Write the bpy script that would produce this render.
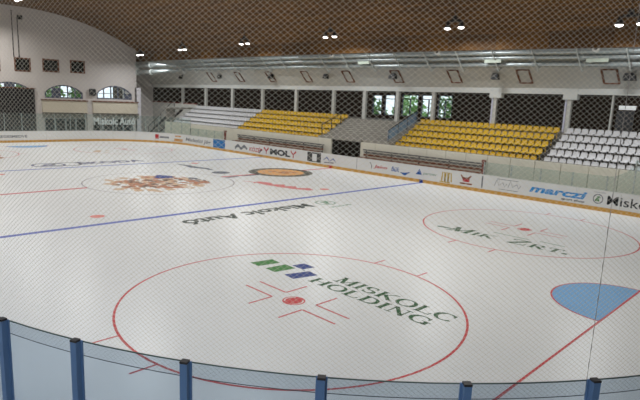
import bpy, bmesh, math, random
from mathutils import Vector, Matrix
random.seed(7)
sc = bpy.context.scene
for o in list(bpy.data.objects): bpy.data.objects.remove(o)
COL = sc.collection
PI = math.pi

# ------------------------------------------------------------------ camera
cam_d = bpy.data.cameras.new('camera'); cam = bpy.data.objects.new('camera', cam_d); COL.objects.link(cam)
yaw, pit, rol = math.radians(-45.157), math.radians(-10.347), math.radians(2.384)
fw = Vector((math.cos(pit)*math.cos(yaw), math.cos(pit)*math.sin(yaw), math.sin(pit)))
rt = Vector((math.sin(yaw), -math.cos(yaw), 0)); up = rt.cross(fw)
r2 = rt*math.cos(rol) + up*math.sin(rol); u2 = up*math.cos(rol) - rt*math.sin(rol)
m = Matrix((r2, u2, -fw)).transposed().to_4x4(); m.translation = Vector((0.047, 16.173, 5.2386))
cam.matrix_world = m
cam_d.sensor_width = 36; cam_d.lens = 531.956*36/640; cam_d.clip_start = 0.05; cam_d.clip_end = 400
sc.camera = cam

# ------------------------------------------------------------------ world, exposure
w = bpy.data.worlds.new('overcast_sky'); sc.world = w; w.use_nodes = True
bg = w.node_tree.nodes['Background']; bg.inputs[0].default_value = (0.86, 0.93, 1.0, 1); bg.inputs[1].default_value = 1.5
sc.view_settings.view_transform = 'Standard'; sc.view_settings.look = 'None'
sc.view_settings.gamma = 1.0; sc.view_settings.use_curve_mapping = False
sc.view_settings.exposure = 0.0
LAMP_W = 390.0          # watts of each twin lamp
LAMP_COL = (1.0, 0.99, 0.95); LAMP_COOL = (0.84, 0.92, 1.0)

# ------------------------------------------------------------------ materials
MATS = {}
def mat(name, col, rough=0.6, var=0.12, scale=3.0, metal=0.0, bump=0.0, spec=0.4, emit=None, estr=0.0):
    if name in MATS: return MATS[name]
    M = bpy.data.materials.new(name); M.use_nodes = True; MATS[name] = M
    nt = M.node_tree; b = nt.nodes['Principled BSDF']
    b.inputs['Roughness'].default_value = rough; b.inputs['Metallic'].default_value = metal
    b.inputs['Specular IOR Level'].default_value = spec
    tc = nt.nodes.new('ShaderNodeTexCoord'); no = nt.nodes.new('ShaderNodeTexNoise')
    no.inputs['Scale'].default_value = scale; no.inputs['Detail'].default_value = 5
    nt.links.new(tc.outputs['Object'], no.inputs['Vector'])
    mr = nt.nodes.new('ShaderNodeMixRGB'); mr.blend_type = 'MIX'
    mr.inputs[1].default_value = tuple(c*(1-var) for c in col) + (1,)
    mr.inputs[2].default_value = tuple(min(1, c*(1+var)) for c in col) + (1,)
    nt.links.new(no.outputs['Fac'], mr.inputs[0]); nt.links.new(mr.outputs[0], b.inputs['Base Color'])
    if bump:
        bp = nt.nodes.new('ShaderNodeBump'); bp.inputs['Strength'].default_value = bump
        nt.links.new(no.outputs['Fac'], bp.inputs['Height']); nt.links.new(bp.outputs[0], b.inputs['Normal'])
    if emit:
        b.inputs['Emission Color'].default_value = emit + (1,); b.inputs['Emission Strength'].default_value = estr
    return M
def S(r, g, b):                       # sRGB 0..255 to linear
    f = lambda c: c/255/12.92 if c/255 <= 0.04045 else ((c/255+0.055)/1.055)**2.4
    return (f(r), f(g), f(b))
def glass_mat(name, tint, haze, hazecol, refl=0.06):
    M = bpy.data.materials.new(name); M.use_nodes = True; MATS[name] = M
    nt = M.node_tree; nt.nodes.clear()
    out = nt.nodes.new('ShaderNodeOutputMaterial')
    t = nt.nodes.new('ShaderNodeBsdfTransparent'); t.inputs[0].default_value = tint + (1,)
    d = nt.nodes.new('ShaderNodeBsdfDiffuse')
    no = nt.nodes.new('ShaderNodeTexNoise'); no.inputs['Scale'].default_value = 2.0; no.inputs['Detail'].default_value = 6
    tc = nt.nodes.new('ShaderNodeTexCoord'); nt.links.new(tc.outputs['Object'], no.inputs['Vector'])
    mr = nt.nodes.new('ShaderNodeMapRange'); mr.inputs[3].default_value = haze*0.6; mr.inputs[4].default_value = haze*1.4
    nt.links.new(no.outputs['Fac'], mr.inputs[0])
    d.inputs[0].default_value = hazecol + (1,)
    g = nt.nodes.new('ShaderNodeBsdfGlossy'); g.inputs['Roughness'].default_value = 0.03
    m1 = nt.nodes.new('ShaderNodeMixShader'); m2 = nt.nodes.new('ShaderNodeMixShader')
    nt.links.new(mr.outputs[0], m1.inputs[0]); nt.links.new(t.outputs[0], m1.inputs[1]); nt.links.new(d.outputs[0], m1.inputs[2])
    lw = nt.nodes.new('ShaderNodeLayerWeight'); lw.inputs[0].default_value = 0.5
    pw = nt.nodes.new('ShaderNodeMath'); pw.operation = 'POWER'; pw.inputs[1].default_value = 5.0; nt.links.new(lw.outputs['Facing'], pw.inputs[0])
    fr = nt.nodes.new('ShaderNodeMath'); fr.operation = 'MULTIPLY_ADD'; fr.inputs[1].default_value = 0.5; fr.inputs[2].default_value = 0.02; nt.links.new(pw.outputs[0], fr.inputs[0])
    nt.links.new(fr.outputs[0], m2.inputs[0]); nt.links.new(m1.outputs[0], m2.inputs[1]); nt.links.new(g.outputs[0], m2.inputs[2])
    nt.links.new(m2.outputs[0], out.inputs[0])
    return M
def plank_mat():
    M = bpy.data.materials.new('brown_boards'); M.use_nodes = True; MATS['planks'] = M
    nt = M.node_tree; b = nt.nodes['Principled BSDF']; b.inputs['Roughness'].default_value = 0.7
    tc = nt.nodes.new('ShaderNodeTexCoord'); br = nt.nodes.new('ShaderNodeTexBrick')
    br.inputs['Scale'].default_value = 1.0; br.inputs['Brick Width'].default_value = 3.6; br.inputs['Row Height'].default_value = 0.22
    br.inputs['Mortar Size'].default_value = 0.018; br.inputs['Bias'].default_value = 0.0
    br.inputs['Color1'].default_value = S(124, 82, 18) + (1,); br.inputs['Color2'].default_value = S(94, 60, 10) + (1,)
    br.inputs['Mortar'].default_value = S(48, 30, 14) + (1,)
    nt.links.new(tc.outputs['Object'], br.inputs['Vector'])
    no = nt.nodes.new('ShaderNodeTexNoise'); no.inputs['Scale'].default_value = 0.8; no.inputs['Detail'].default_value = 8
    nt.links.new(tc.outputs['Object'], no.inputs['Vector'])
    mx = nt.nodes.new('ShaderNodeMixRGB'); mx.blend_type = 'MULTIPLY'; mx.inputs[0].default_value = 0.6
    nt.links.new(br.outputs['Color'], mx.inputs[1])
    cr = nt.nodes.new('ShaderNodeValToRGB'); cr.color_ramp.elements[0].color = (0.55, 0.5, 0.45, 1); cr.color_ramp.elements[1].color = (1, 1, 1, 1)
    cr.color_ramp.elements[0].position = 0.3; cr.color_ramp.elements[1].position = 0.7
    nt.links.new(no.outputs['Fac'], cr.inputs[0]); nt.links.new(cr.outputs[0], mx.inputs[2]); nt.links.new(mx.outputs[0], b.inputs['Base Color'])
    return M
PLANKS = plank_mat()
ICE = mat('ice', (0.80, 0.815, 0.82), 0.32, 0.035, 0.35, spec=0.35)
WALL = mat('plaster_white', S(205, 198, 194), 0.8, 0.05, 0.6)
CREAM = mat('plaster_cream', S(214, 204, 184), 0.8, 0.05, 0.8)
PANEL = mat('panel_cream', S(222, 218, 202), 0.7, 0.05, 1.0)
SOFF = mat('concrete_pale', S(190, 190, 184), 0.85, 0.07, 0.5)
CONC = mat('concrete_grey', S(140, 136, 128), 0.85, 0.12, 1.2, bump=0.1)
CONCD = mat('concrete_dark_shade', S(92, 88, 82), 0.85, 0.15, 1.5)  # on the stand tiers this tone carries the shade under the seat rows
SHADEBR = mat('shade_brown', S(58, 42, 30), 0.8, 0.25, 2.0)  # darkness of the unlit gallery put into the wall colour
BOARDW = mat('board_white', S(226, 226, 224), 0.4, 0.03, 1.5)
CAPM = mat('board_cap', S(214, 214, 210), 0.4, 0.04, 2.0)
KICK = mat('kick_yellow', S(204, 154, 66), 0.5, 0.12, 2.0)
BLUEP = mat('post_blue', S(92, 126, 170), 0.4, 0.12, 4.0)
ALU = mat('post_aluminium', S(176, 182, 180), 0.4, 0.08, 4.0, metal=0.5)
DUCT = mat('galvanised', S(168, 176, 176), 0.38, 0.12, 2.0, metal=0.75)
STRUT = mat('strut_grey', S(186, 192, 188), 0.5, 0.08, 3.0)
BLACK = mat('black_plastic', S(26, 26, 28), 0.5, 0.2, 4.0)
DKMET = mat('dark_metal', S(48, 46, 48), 0.5, 0.15, 4.0)
YEL = mat('seat_yellow', S(208, 168, 24), 0.45, 0.08, 5.0)
WHT = mat('seat_white', S(208, 208, 210), 0.45, 0.05, 5.0)
NETM = mat('net_cord', S(230, 224, 208), 0.8, 0.06, 3.0)
ROPE = mat('net_rope', S(70, 74, 76), 0.8, 0.1, 5.0)
LACE = mat('net_lacing', S(168, 162, 158), 0.8, 0.3, 30.0)
RUST = mat('frame_rust', S(112, 72, 50), 0.7, 0.2, 4.0)
BROWN = mat('bench_wood', S(120, 76, 50), 0.6, 0.2, 4.0)
BGREY = mat('bench_grey', S(112, 112, 108), 0.6, 0.1, 4.0)
RAILB = mat('rail_blue', S(120, 146, 172), 0.5, 0.1, 3.0)
REDR = mat('rail_red', S(130, 62, 52), 0.6, 0.1, 3.0)
LAVEN = mat('pipe_lavender', S(206, 206, 226), 0.5, 0.05, 3.0)
GREENM = mat('paint_green', S(40, 92, 50), 0.5, 0.1, 4.0)
GREENL = mat('paint_leaf_green', S(62, 128, 60), 0.5, 0.08, 4.0)
NAVY = mat('paint_navy', S(36, 62, 132), 0.5, 0.08, 4.0)
REDP = mat('paint_red', S(204, 66, 70), 0.5, 0.1, 4.0)
REDT = mat('paint_red_thin', S(206, 92, 96), 0.5, 0.1, 4.0)
BLUEL = mat('paint_blue_line', S(84, 104, 190), 0.5, 0.08, 4.0)
CREASE = mat('paint_crease', S(112, 168, 216), 0.5, 0.06, 2.0)
INK = mat('ink_black', S(34, 36, 40), 0.5, 0.1, 4.0)
INKG = mat('ink_grey', S(112, 114, 120), 0.5, 0.15, 4.0)
INKR = mat('ink_red', S(186, 50, 56), 0.5, 0.1, 4.0)
INKB = mat('ink_blue', S(46, 92, 160), 0.5, 0.1, 4.0)
INKC = mat('ink_cyan', S(52, 142, 208), 0.5, 0.08, 4.0)
INKO = mat('ink_orange', S(206, 150, 86), 0.5, 0.15, 4.0)
INKBR = mat('ink_brown', S(140, 84, 58), 0.5, 0.2, 4.0)
INKW = mat('ink_white', S(232, 232, 230), 0.5, 0.03, 4.0)
INKY = mat('ink_gold', S(196, 164, 66), 0.5, 0.15, 6.0)
INKGN = mat('ink_green', S(72, 132, 92), 0.5, 0.1, 4.0)
TEAL = mat('panel_blue', S(30, 110, 176), 0.45, 0.15, 4.0)
LEAF = mat('leaves', S(92, 150, 62), 0.6, 0.35, 3.0)
LEAF2 = mat('leaves_pale', S(138, 190, 104), 0.6, 0.3, 3.0)
BARK = mat('bark', S(84, 66, 50), 0.9, 0.2, 6.0)
GRASS = mat('lawn', S(96, 130, 66), 0.9, 0.3, 1.0)
FRAME = mat('window_frame', S(86, 92, 108), 0.5, 0.08, 4.0)
LAMPE = mat('lamp_glow', (1, 1, 1), 0.4, 0.0, 1.0, emit=(1.0, 0.97, 0.93), estr=9.0)
G_NEAR = glass_mat('shield_glass_near', (0.77, 0.825, 0.875), 0.03, (0.62, 0.74, 0.82))
G_FAR = glass_mat('shield_glass_far', (0.88, 0.93, 0.92), 0.035, (0.52, 0.62, 0.58))
G_WIN = glass_mat('window_glass', (0.92, 0.96, 0.96), 0.01, (0.7, 0.8, 0.8))
G_DARK = glass_mat('dark_pane', (0.25, 0.27, 0.29), 0.25, (0.05, 0.06, 0.065))

# ------------------------------------------------------------------ mesh helpers
class MB:
    def __init__(s): s.v = []; s.f = []
    def poly(s, pts):
        n = len(s.v); s.v += [tuple(p) for p in pts]; s.f.append(tuple(range(n, n+len(pts)))); return s
    def box(s, x0, x1, y0, y1, z0, z1):
        n = len(s.v)
        s.v += [(x0,y0,z0),(x1,y0,z0),(x1,y1,z0),(x0,y1,z0),(x0,y0,z1),(x1,y0,z1),(x1,y1,z1),(x0,y1,z1)]
        for f in ((0,3,2,1),(4,5,6,7),(0,1,5,4),(1,2,6,5),(2,3,7,6),(3,0,4,7)): s.f.append(tuple(n+i for i in f))
        return s
    def hexa(s, b, t):                    # two quads, bottom and top
        n = len(s.v); s.v += [tuple(p) for p in b] + [tuple(p) for p in t]
        k = len(b); s.f.append(tuple(n+i for i in reversed(range(k)))); s.f.append(tuple(n+k+i for i in range(k)))
        for i in range(k): j = (i+1) % k; s.f.append((n+i, n+j, n+k+j, n+k+i))
        return s
    def bar(s, a, b, wx, wz=None, upv=(0,0,1)):       # square bar from a to b
        a, b = Vector(a), Vector(b); wz = wz or wx; d = (b-a).normalized(); u = Vector(upv)
        if abs(d.dot(u)) > 0.95: u = Vector((1,0,0))
        r = d.cross(u).normalized(); u = r.cross(d)
        q = [r*wx/2+u*wz/2, r*wx/2-u*wz/2, -r*wx/2-u*wz/2, -r*wx/2+u*wz/2]
        return s.hexa([a+i for i in q], [b+i for i in q])
    def tube(s, pts, rad, n=8, cap=True):
        pts = [Vector(p) for p in pts]; base = len(s.v); u = None
        for i, p in enumerate(pts):
            d = (pts[min(i+1, len(pts)-1)] - pts[max(i-1, 0)]).normalized()
            ref = Vector((0,0,1)) if abs(d.z) < 0.9 else Vector((1,0,0))
            r = d.cross(ref).normalized(); u = r.cross(d)
            R = rad[i] if isinstance(rad, (list, tuple)) else rad
            for k in range(n):
                a = 2*PI*k/n; s.v.append(tuple(p + r*math.cos(a)*R + u*math.sin(a)*R))
        for i in range(len(pts)-1):
            for k in range(n):
                k2 = (k+1) % n; a = base+i*n
                s.f.append((a+k, a+k2, a+n+k2, a+n+k))
        if cap:
            s.f.append(tuple(base+k for k in reversed(range(n)))); e = base+(len(pts)-1)*n; s.f.append(tuple(e+k for k in range(n)))
        return s
    def mesh(s, name, mats, smooth=False):
        me = bpy.data.meshes.new(name); me.from_pydata(s.v, [], s.f); me.update()
        for mm in (mats if isinstance(mats, (list, tuple)) else [mats]): me.materials.append(mm)
        if smooth: me.polygons.foreach_set('use_smooth', [True]*len(me.polygons))
        return me
    def build(s, name, mats, parent=None, smooth=False):
        return link(name, s.mesh(name, mats, smooth), parent)
def link(name, me, parent=None):
    o = bpy.data.objects.new(name, me); COL.objects.link(o)
    if parent is not None:
        o.parent = parent; o.matrix_parent_inverse = Matrix.Translation(parent.location).inverted() if parent.rotation_euler.z == 0 else parent.matrix_basis.inverted()
    return o
def tag(o, label=None, cat=None, group=None, kind=None):
    if label: o['label'] = label
    if cat: o['category'] = cat
    if group: o['group'] = group
    if kind: o['kind'] = kind
    return o
def thing(name, loc, label, cat, group=None):
    o = bpy.data.objects.new(name, None); COL.objects.link(o); o.location = loc; o.empty_display_size = 0.1
    return tag(o, label, cat, group)
ORDW = ['', 'first', 'second', 'third', 'fourth', 'fifth', 'sixth', 'seventh', 'eighth', 'ninth', 'tenth', 'eleventh', 'twelfth', 'thirteenth', 'fourteenth', 'fifteenth', 'sixteenth', 'seventeenth', 'eighteenth', 'nineteenth', 'twentieth']
def ordn(i): return ORDW[i] if i <= 20 else 'twenty-' + ORDW[i-20] if i < 30 else 'thirtieth'
def struct(o, label=None):
    o['kind'] = 'structure'
    if label: o['label'] = label
    return o
def fill2d(loops, depth, tow):
    """flat outline with holes, thickness depth; tow maps (a, b, c) to world"""
    cu = bpy.data.curves.new('outline', 'CURVE'); cu.dimensions = '2D'; cu.fill_mode = 'BOTH'; cu.extrude = depth/2
    for lp in loops:
        sp = cu.splines.new('POLY'); sp.points.add(len(lp)-1); sp.use_cyclic_u = True
        for q, p in zip(sp.points, lp): q.co = (p[0], p[1], 0, 1)
    o = bpy.data.objects.new('outline', cu); COL.objects.link(o)
    me = bpy.data.meshes.new_from_object(o.evaluated_get(bpy.context.evaluated_depsgraph_get()))
    bpy.data.objects.remove(o); bpy.data.curves.remove(cu)
    for v in me.vertices: v.co = Vector(tow(*v.co))
    me.materials.clear(); return me
TEXTC = {}
def text_mesh(txt, bold=0.0, shear=0.0, spacing=1.0):
    cu = bpy.data.curves.new('writing', 'FONT'); cu.body = txt; cu.size = 1.0; cu.offset = bold; cu.shear = shear; cu.space_character = spacing
    cu.fill_mode = 'FRONT'; cu.resolution_u = 3
    o = bpy.data.objects.new('writing', cu); COL.objects.link(o)
    me = bpy.data.meshes.new_from_object(o.evaluated_get(bpy.context.evaluated_depsgraph_get()))
    bpy.data.objects.remove(o); bpy.data.curves.remove(cu)
    v = [tuple(x.co) for x in me.vertices]; f = [tuple(p.vertices) for p in me.polygons]; bpy.data.meshes.remove(me)
    return v, f
def put(v, f, org, du, dv, w=None, h=None, name='lettering', m=INK, parent=None):
    """lay a flat (x, y) shape out at org, along du (scaled to width w) and dv (scaled to height h)"""
    xs = [p[0] for p in v]; ys = [p[1] for p in v]; x0, x1, y0, y1 = min(xs), max(xs), min(ys), max(ys)
    sx = w/(x1-x0) if w else 1; sy = h/(y1-y0) if h else sx
    if not w: sx = sy
    du, dv, org = Vector(du), Vector(dv), Vector(org); mb = MB()
    mb.v = [tuple(org + du*((p[0]-x0)*sx) + dv*((p[1]-y0)*sy)) for p in v]; mb.f = f
    return mb.build(name, m, parent)

# serif letters: strokes of changing width, unit cap height
def stroke(pts, ws, out):
    n = len(pts)
    for i in range(n-1):
        a, b = Vector(pts[i]), Vector(pts[i+1])
        d0 = (Vector(pts[min(i+1, n-1)])-Vector(pts[max(i-1, 0)])).normalized(); d1 = (Vector(pts[min(i+2, n-1)])-Vector(pts[i])).normalized()
        n0, n1 = Vector((-d0.y, d0.x)), Vector((-d1.y, d1.x)); w0, w1 = ws[i]/2, ws[i+1]/2
        out.append([a+n0*w0, a-n0*w0, b-n1*w1, b+n1*w1])
def arc(cx, cy, rx, ry, a0, a1, n=14): return [(cx+rx*math.cos(math.radians(a0+(a1-a0)*i/n)), cy+ry*math.sin(math.radians(a0+(a1-a0)*i/n))) for i in range(n+1)]
def serif_glyph(c):
    o = []; T, t = 0.2, 0.075
    def line(a, b, w): stroke([a, b], [w, w], o)
    def ser(x, y, hw=0.17): line((x-hw, y), (x+hw, y), 0.07)
    def curve(pts):        # thick on the flanks, thin at top and bottom
        ws = []
        for i in range(len(pts)):
            d = Vector(pts[min(i+1, len(pts)-1)])-Vector(pts[max(i-1, 0)]); d.normalize(); ws.append(t + (T-t)*abs(d.y)**1.3)
        stroke(pts, ws, o)
    def stem(x): line((x, 0), (x, 1), T); ser(x, 0.035); ser(x, 0.965)
    W = 0.9
    if c == 'I': stem(0.2); W = 0.4
    elif c == 'L': stem(0.2); line((0.2, 0.035), (0.75, 0.035), 0.07); line((0.75, 0), (0.8, 0.3), 0.07); W = 0.84
    elif c == 'H': stem(0.2); stem(0.85); line((0.2, 0.5), (0.85, 0.5), t); W = 1.05
    elif c == 'M': line((0.18, 0), (0.2, 1), t); line((0.2, 1), (0.55, 0.05), T); line((0.55, 0.05), (0.92, 1), t); line((0.95, 0), (0.95, 1), T); ser(0.18, 0.035); ser(0.95, 0.035); ser(0.15, 0.965, 0.12); ser(1.0, 0.965, 0.12); W = 1.15
    elif c == 'N': line((0.2, 0), (0.2, 1), t); line((0.2, 1), (0.85, 0.0), T); line((0.85, 0), (0.85, 1), t); ser(0.2, 0.035); ser(0.85, 0.965); ser(0.15, 0.965, 0.1); W = 1.05
    elif c == 'K': stem(0.2); line((0.25, 0.45), (0.8, 0.97), t); line((0.38, 0.56), (0.85, 0.0), T); ser(0.8, 0.965, 0.15); ser(0.87, 0.035, 0.15); W = 1.0
    elif c == 'R': stem(0.2); curve(arc(0.42, 0.74, 0.3, 0.23, 90, -90)); line((0.2, 0.97), (0.45, 0.97), t); line((0.2, 0.5), (0.45, 0.5), t); line((0.42, 0.5), (0.8, 0.0), T); ser(0.82, 0.035, 0.13); W = 0.97
    elif c == 'D': stem(0.2); curve(arc(0.42, 0.5, 0.42, 0.47, 90, -90)); line((0.2, 0.965), (0.45, 0.965), 0.07); line((0.2, 0.035), (0.45, 0.035), 0.07); W = 0.98
    elif c == 'O': curve(arc(0.5, 0.5, 0.42, 0.48, 0, 360, 24)); W = 1.0
    elif c == 'C': curve(arc(0.5, 0.5, 0.42, 0.48, 45, 320, 20)); line((0.8, 0.65), (0.8, 0.98), 0.07); W = 0.95
    elif c == 'G': curve(arc(0.5, 0.5, 0.42, 0.48, 45, 320, 20)); line((0.8, 0.65), (0.8, 0.98), 0.07); line((0.83, 0.0), (0.83, 0.42), T*0.9); ser(0.8, 0.42, 0.2); W = 1.05
    elif c == 'S': curve(arc(0.38, 0.73, 0.27, 0.24, 40, 260, 12) + arc(0.38, 0.27, 0.28, 0.24, 80, -140, 12)); line((0.6, 0.72), (0.6, 0.97), 0.06); line((0.12, 0.03), (0.12, 0.28), 0.06); W = 0.76
    elif c == 'Z': line((0.08, 0.96), (0.78, 0.96), 0.08); line((0.72, 0.95), (0.14, 0.05), T); line((0.06, 0.04), (0.78, 0.04), 0.08); line((0.1, 0.72), (0.08, 0.97), 0.07); line((0.78, 0.3), (0.76, 0.03), 0.07); W = 0.86
    elif c == 'T': stem(0.42); line((0.05, 0.96), (0.8, 0.96), 0.08); line((0.06, 0.7), (0.06, 0.97), 0.07); line((0.79, 0.7), (0.79, 0.97), 0.07); W = 0.85
    elif c == '.': line((0.1, 0.0), (0.1, 0.2), 0.2); W = 0.3
    else: W = 0.5
    return o, W
def serif_text(txt, small=None):
    """letters of txt; with small, lower-case letters become small capitals of that height"""
    v, f, x = [], [], 0
    for c in txt:
        k = small if (small and c.islower()) else 1.0
        o, W = serif_glyph(c.upper())
        for q in o:
            n = len(v); v += [(x+p[0]*k, p[1]*k) for p in q]; f.append(tuple(range(n, n+4)))
        x += (W+0.06)*k
    return v, f

# ================================================================== THE SETTING
L, W = 60.3, 15.14          # rink length, half width
RC = 8.5                    # corner radius
XW = 68.0                   # far wall
def sag(X): return -0.6*(max(0, 62-X)/52)**2
VC, VZ, VR = -3.3, -14.28, 28.68
def vault(Y):
    if Y > VC: Y = VC - (Y-VC)*(15.4/24.3)
    return VZ + math.sqrt(VR**2-(Y-VC)**2)
YE = -17.9                  # lower edge of the vault on the stand side

# floor
fl = struct(MB().box(-8, 74, -26, 21, -0.3, -0.04).build('floor', CONC))
# ice with rounded corners
def rink_outline(off=0.0, n=14):
    pts = []
    r = RC+off
    for cx, cy, a0 in ((L-RC, W-RC, 0), (RC, W-RC, 90), (RC, -(W-RC), 180), (L-RC, -(W-RC), 270)):
        for i in range(n+1):
            a = math.radians(a0+90*i/n); pts.append((cx+r*math.cos(a), cy+r*math.sin(a)))
    return pts
out = rink_outline(0.03)
ice = struct(MB().hexa([(x, y, -0.04) for x, y in out], [(x, y, 0) for x, y in out]).build('floor_ice', ICE), 'white ice sheet with painted lines and lettering')

# vault ceiling
mb = MB(); XS = [-8 + 82*i/24 for i in range(25)]; YS = [YE + (21-YE)*i/60 for i in range(61)]
def zceil(X, Y):
    k = min(1, max(0, (-12-Y)/6.7)); k = k*k*(3-2*k)
    return vault(Y) + sag(X)*k
for lay in (0, 0.25):
    for X in XS:
        for Y in YS: mb.v.append((X, Y, zceil(X, Y)+lay))
nY = len(YS); N1 = len(XS)*nY
for i in range(len(XS)-1):
    for j in range(nY-1):
        a = i*nY+j; mb.f.append((a, a+1, a+nY+1, a+nY)); a += N1; mb.f.append((a, a+nY, a+nY+1, a+1))
for i in range(len(XS)-1):
    for j in (0, nY-1): a = i*nY+j; mb.f.append((a, a+nY, a+nY+N1, a+N1))
ceil_o = struct(mb.build('ceiling', PLANKS, smooth=True))
# dark edge board of the vault
mb = MB()
for i in range(24):
    X0, X1 = XS[i], XS[i+1]
    mb.hexa([(X0, YE-.12, 9.62+sag(X0)), (X1, YE-.12, 9.62+sag(X1)), (X1, YE+.1, 9.62+sag(X1)), (X0, YE+.1, 9.62+sag(X0))],
            [(X0, YE-.12, zceil(X0, YE)+.1), (X1, YE-.12, zceil(X1, YE)+.1), (X1, YE+.1, zceil(X1, YE)+.1), (X0, YE+.1, zceil(X0, YE)+.1)])
struct(mb.build('trim_1', PLANKS))

# sloping soffit between vault edge and gallery beam
SY0, SZ0, SY1, SZ1 = -18.2, 9.95, -21.0, 6.85
def soff(X, s, off=0.0):            # s = 0 top .. 1 bottom; off = distance to the rink side
    nx, nz = 0.7133, -0.7009
    return (X, SY0+(SY1-SY0)*s+nx*off, (SZ0+sag(X))*(1-s)+SZ1*s+nz*off)
mb = MB()
for i in range(24):
    X0, X1 = XS[i], min(XS[i+1], 71.5)
    if X0 >= 71.5: break
    mb.hexa([soff(X0, 0), soff(X1, 0), soff(X1, 1), soff(X0, 1)], [soff(X0, 0, -.25), soff(X1, 0, -.25), soff(X1, 1, -.25), soff(X0, 1, -.25)])
sof = struct(mb.build('ceiling_soffit', SOFF), 'pale sloping soffit above the gallery openings')
for k in range(9):                  # rust brown hatch frames
    X = 11.4+5.47*k; hw = 0.44; mb = MB()
    s0, s1 = 0.56, 0.87
    for a, b in (((X-hw, s0), (X+hw, s0)), ((X-hw, s1), (X+hw, s1)), ((X-hw, s0), (X-hw, s1)), ((X+hw, s0), (X+hw, s1))):
        mb.bar(soff(a[0], a[1], .03), soff(b[0], b[1], .03), 0.11, 0.08)
    mb.build('hatch_frame', RUST, sof)
struct(MB().box(-8, 71.5, -21.35, -21.0, 6.47, 6.95).build('trim_2', mat('beam_pale', S(208, 210, 206), 0.8, 0.05, 0.8)), 'pale beam over the gallery openings')

# far wall with openings
def arch(y0, y1, z0, zs, zt, n=12):        # segmental arch: sill z0, springing zs, crown zt
    c = (y0+y1)/2; h = (y1-y0)/2; rise = zt-zs; R = (h*h+rise*rise)/(2*rise); cz = zt-R; a = math.asin(min(1, h/R))
    return [(y0, z0), (y1, z0)] + [(c+R*math.sin(a-2*a*i/n), cz+R*math.cos(a-2*a*i/n)) for i in range(n+1)]
ARCH = [(-4.3, 0.3), (-10.05, -5.65), (-16.35, -11.75)]
ARCHZ = [(4.45, 5.25, 6.15), (4.5, 5.2, 6.1), (4.6, 5.3, 6.3)]
SQ = [(-1.2, 0.45, 7.25, 8.75), (-4.3, -2.6, 7.35, 8.88), (-7.4, -5.55, 7.48, 8.98), (-10.4, -8.65, 7.55, 9.07)]
DOORS = [(-10.3, -5.5), (-16.45, -11.05)]
outl = [(-17.0, -0.04), (21, -0.04)] + [(Y, vault(Y)+0.1) for Y in [21-i*1.0 for i in range(0, 39)]] + [(-17.0, vault(-17)+0.1)]
loops = [outl] + [arch(a, b, *z) for (a, b), z in zip(ARCH, ARCHZ)] + [[(a, c), (b, c), (b, d), (a, d)] for a, b, c, d in SQ] + [[(a, 0.02), (b, 0.02), (b, 2.15), (a, 2.15)] for a, b in DOORS]
me = fill2d(loops, 0.3, lambda a, b, c: (XW+0.15+c, a, b)); me.materials.append(WALL)
wf = struct(link('wall_far', me), 'white end wall with arched and square windows')

# other walls
struct(MB().box(71.5, 71.8, -21.2, -16.9, -0.04, 11.2).build('wall_aisle', WALL), 'white end wall of the side aisle')
struct(MB().box(68.3, 71.5, -17.0, -16.7, 0, 11.0).build('wall_return', WALL))
WX = [(25.6, 27.1, 4.3, 6.35), (27.3, 28.9, 4.3, 6.35), (29.2, 31.1, 4.3, 6.35), (31.9, 33.2, 4.3, 6.3), (33.5, 34.7, 4.3, 6.25)]
loops = [[(-8, -0.04), (84, -0.04), (84, 10.5), (-8, 10.5)]] + [[(a, c), (b, c), (b, d), (a, d)] for a, b, c, d in WX]
me = fill2d(loops, 0.3, lambda a, b, c: (a, -25.65+c, b)); me.materials.append(SHADEBR)
wb = struct(link('wall_back', me), 'gallery back wall behind the seats, shade put into its dark colour')
struct(MB().box(-8.3, -8, -26, 21, -0.04, 15).build('wall_right', WALL))
struct(MB().box(-8, 68, 21, 21.3, -0.04, 10.6).build('wall_rear', WALL))
struct(MB().box(84, 84.3, -25.8, -21.0, -.04, 10).build('wall_gallery_end', SHADEBR))
struct(MB().box(71.8, 84, -21.35, -21.0, -.04, 10).build('wall_gallery_side', SHADEBR))
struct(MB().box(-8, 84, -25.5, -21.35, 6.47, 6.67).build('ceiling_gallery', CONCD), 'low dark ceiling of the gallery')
struct(MB().box(-8, 84, -25.5, -21.35, 3.7, 3.95).build('floor_gallery', CONC))
struct(MB().box(-30, 110, -60, 50, -0.5, -0.3).build('ground', GRASS), 'lawn outside the hall')

# windows in the far wall
n = 0
for (a, b), (z0, zs, zt) in zip(ARCH, ARCHZ):
    n += 1; root = thing('window_%d' % n, (XW+.15, (a+b)/2, z0), None, None); root['kind'] = 'structure'
    lp = arch(a, b, z0, zs, zt, 12); inn = arch(a+.16, b-.16, z0+.14, zs+.0, zt-.16, 12)
    me = fill2d([lp, inn], 0.14, lambda p, q, c: (XW+.12+c, p, q)); me.materials.append(FRAME); link('window_frame', me, root)
    mbm = MB()
    K = 5
    for i in range(1, K):
        y = a+(b-a)*i/K; k = 1-((y-(a+b)/2)/((b-a)/2))**2
        mbm = MB().box(XW+.07, XW+.17, y-.07, y+.07, z0, zs+(zt-zs)*k-0.05); mbm.build('mullion', FRAME, root)
    MB().box(XW+.08, XW+.16, a+.05, b-.05, z0+.66, z0+.74).build('glazing_bar', DKMET, root)
    # one tall mullion leaf is opaque grey
    i0 = 1 if n == 2 else (4 if n == 3 else 0)
    for i in range(K):
        y0, y1 = a+(b-a)*i/K, a+(b-a)*(i+1)/K
        kk = min(1-((y-(a+b)/2)/((b-a)/2))**2 for y in (y0, y1)); top = zs+(zt-zs)*max(0, kk)
        opaque = (n == 2 and i == 3) or (n == 3 and i in (0,)) or (n == 1 and i == 2)
        MB().box(XW+.11, XW+.13, y0+.07, y1-.07, z0+.05, top-.05).build('pane', FRAME if opaque else G_WIN, root)
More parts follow.
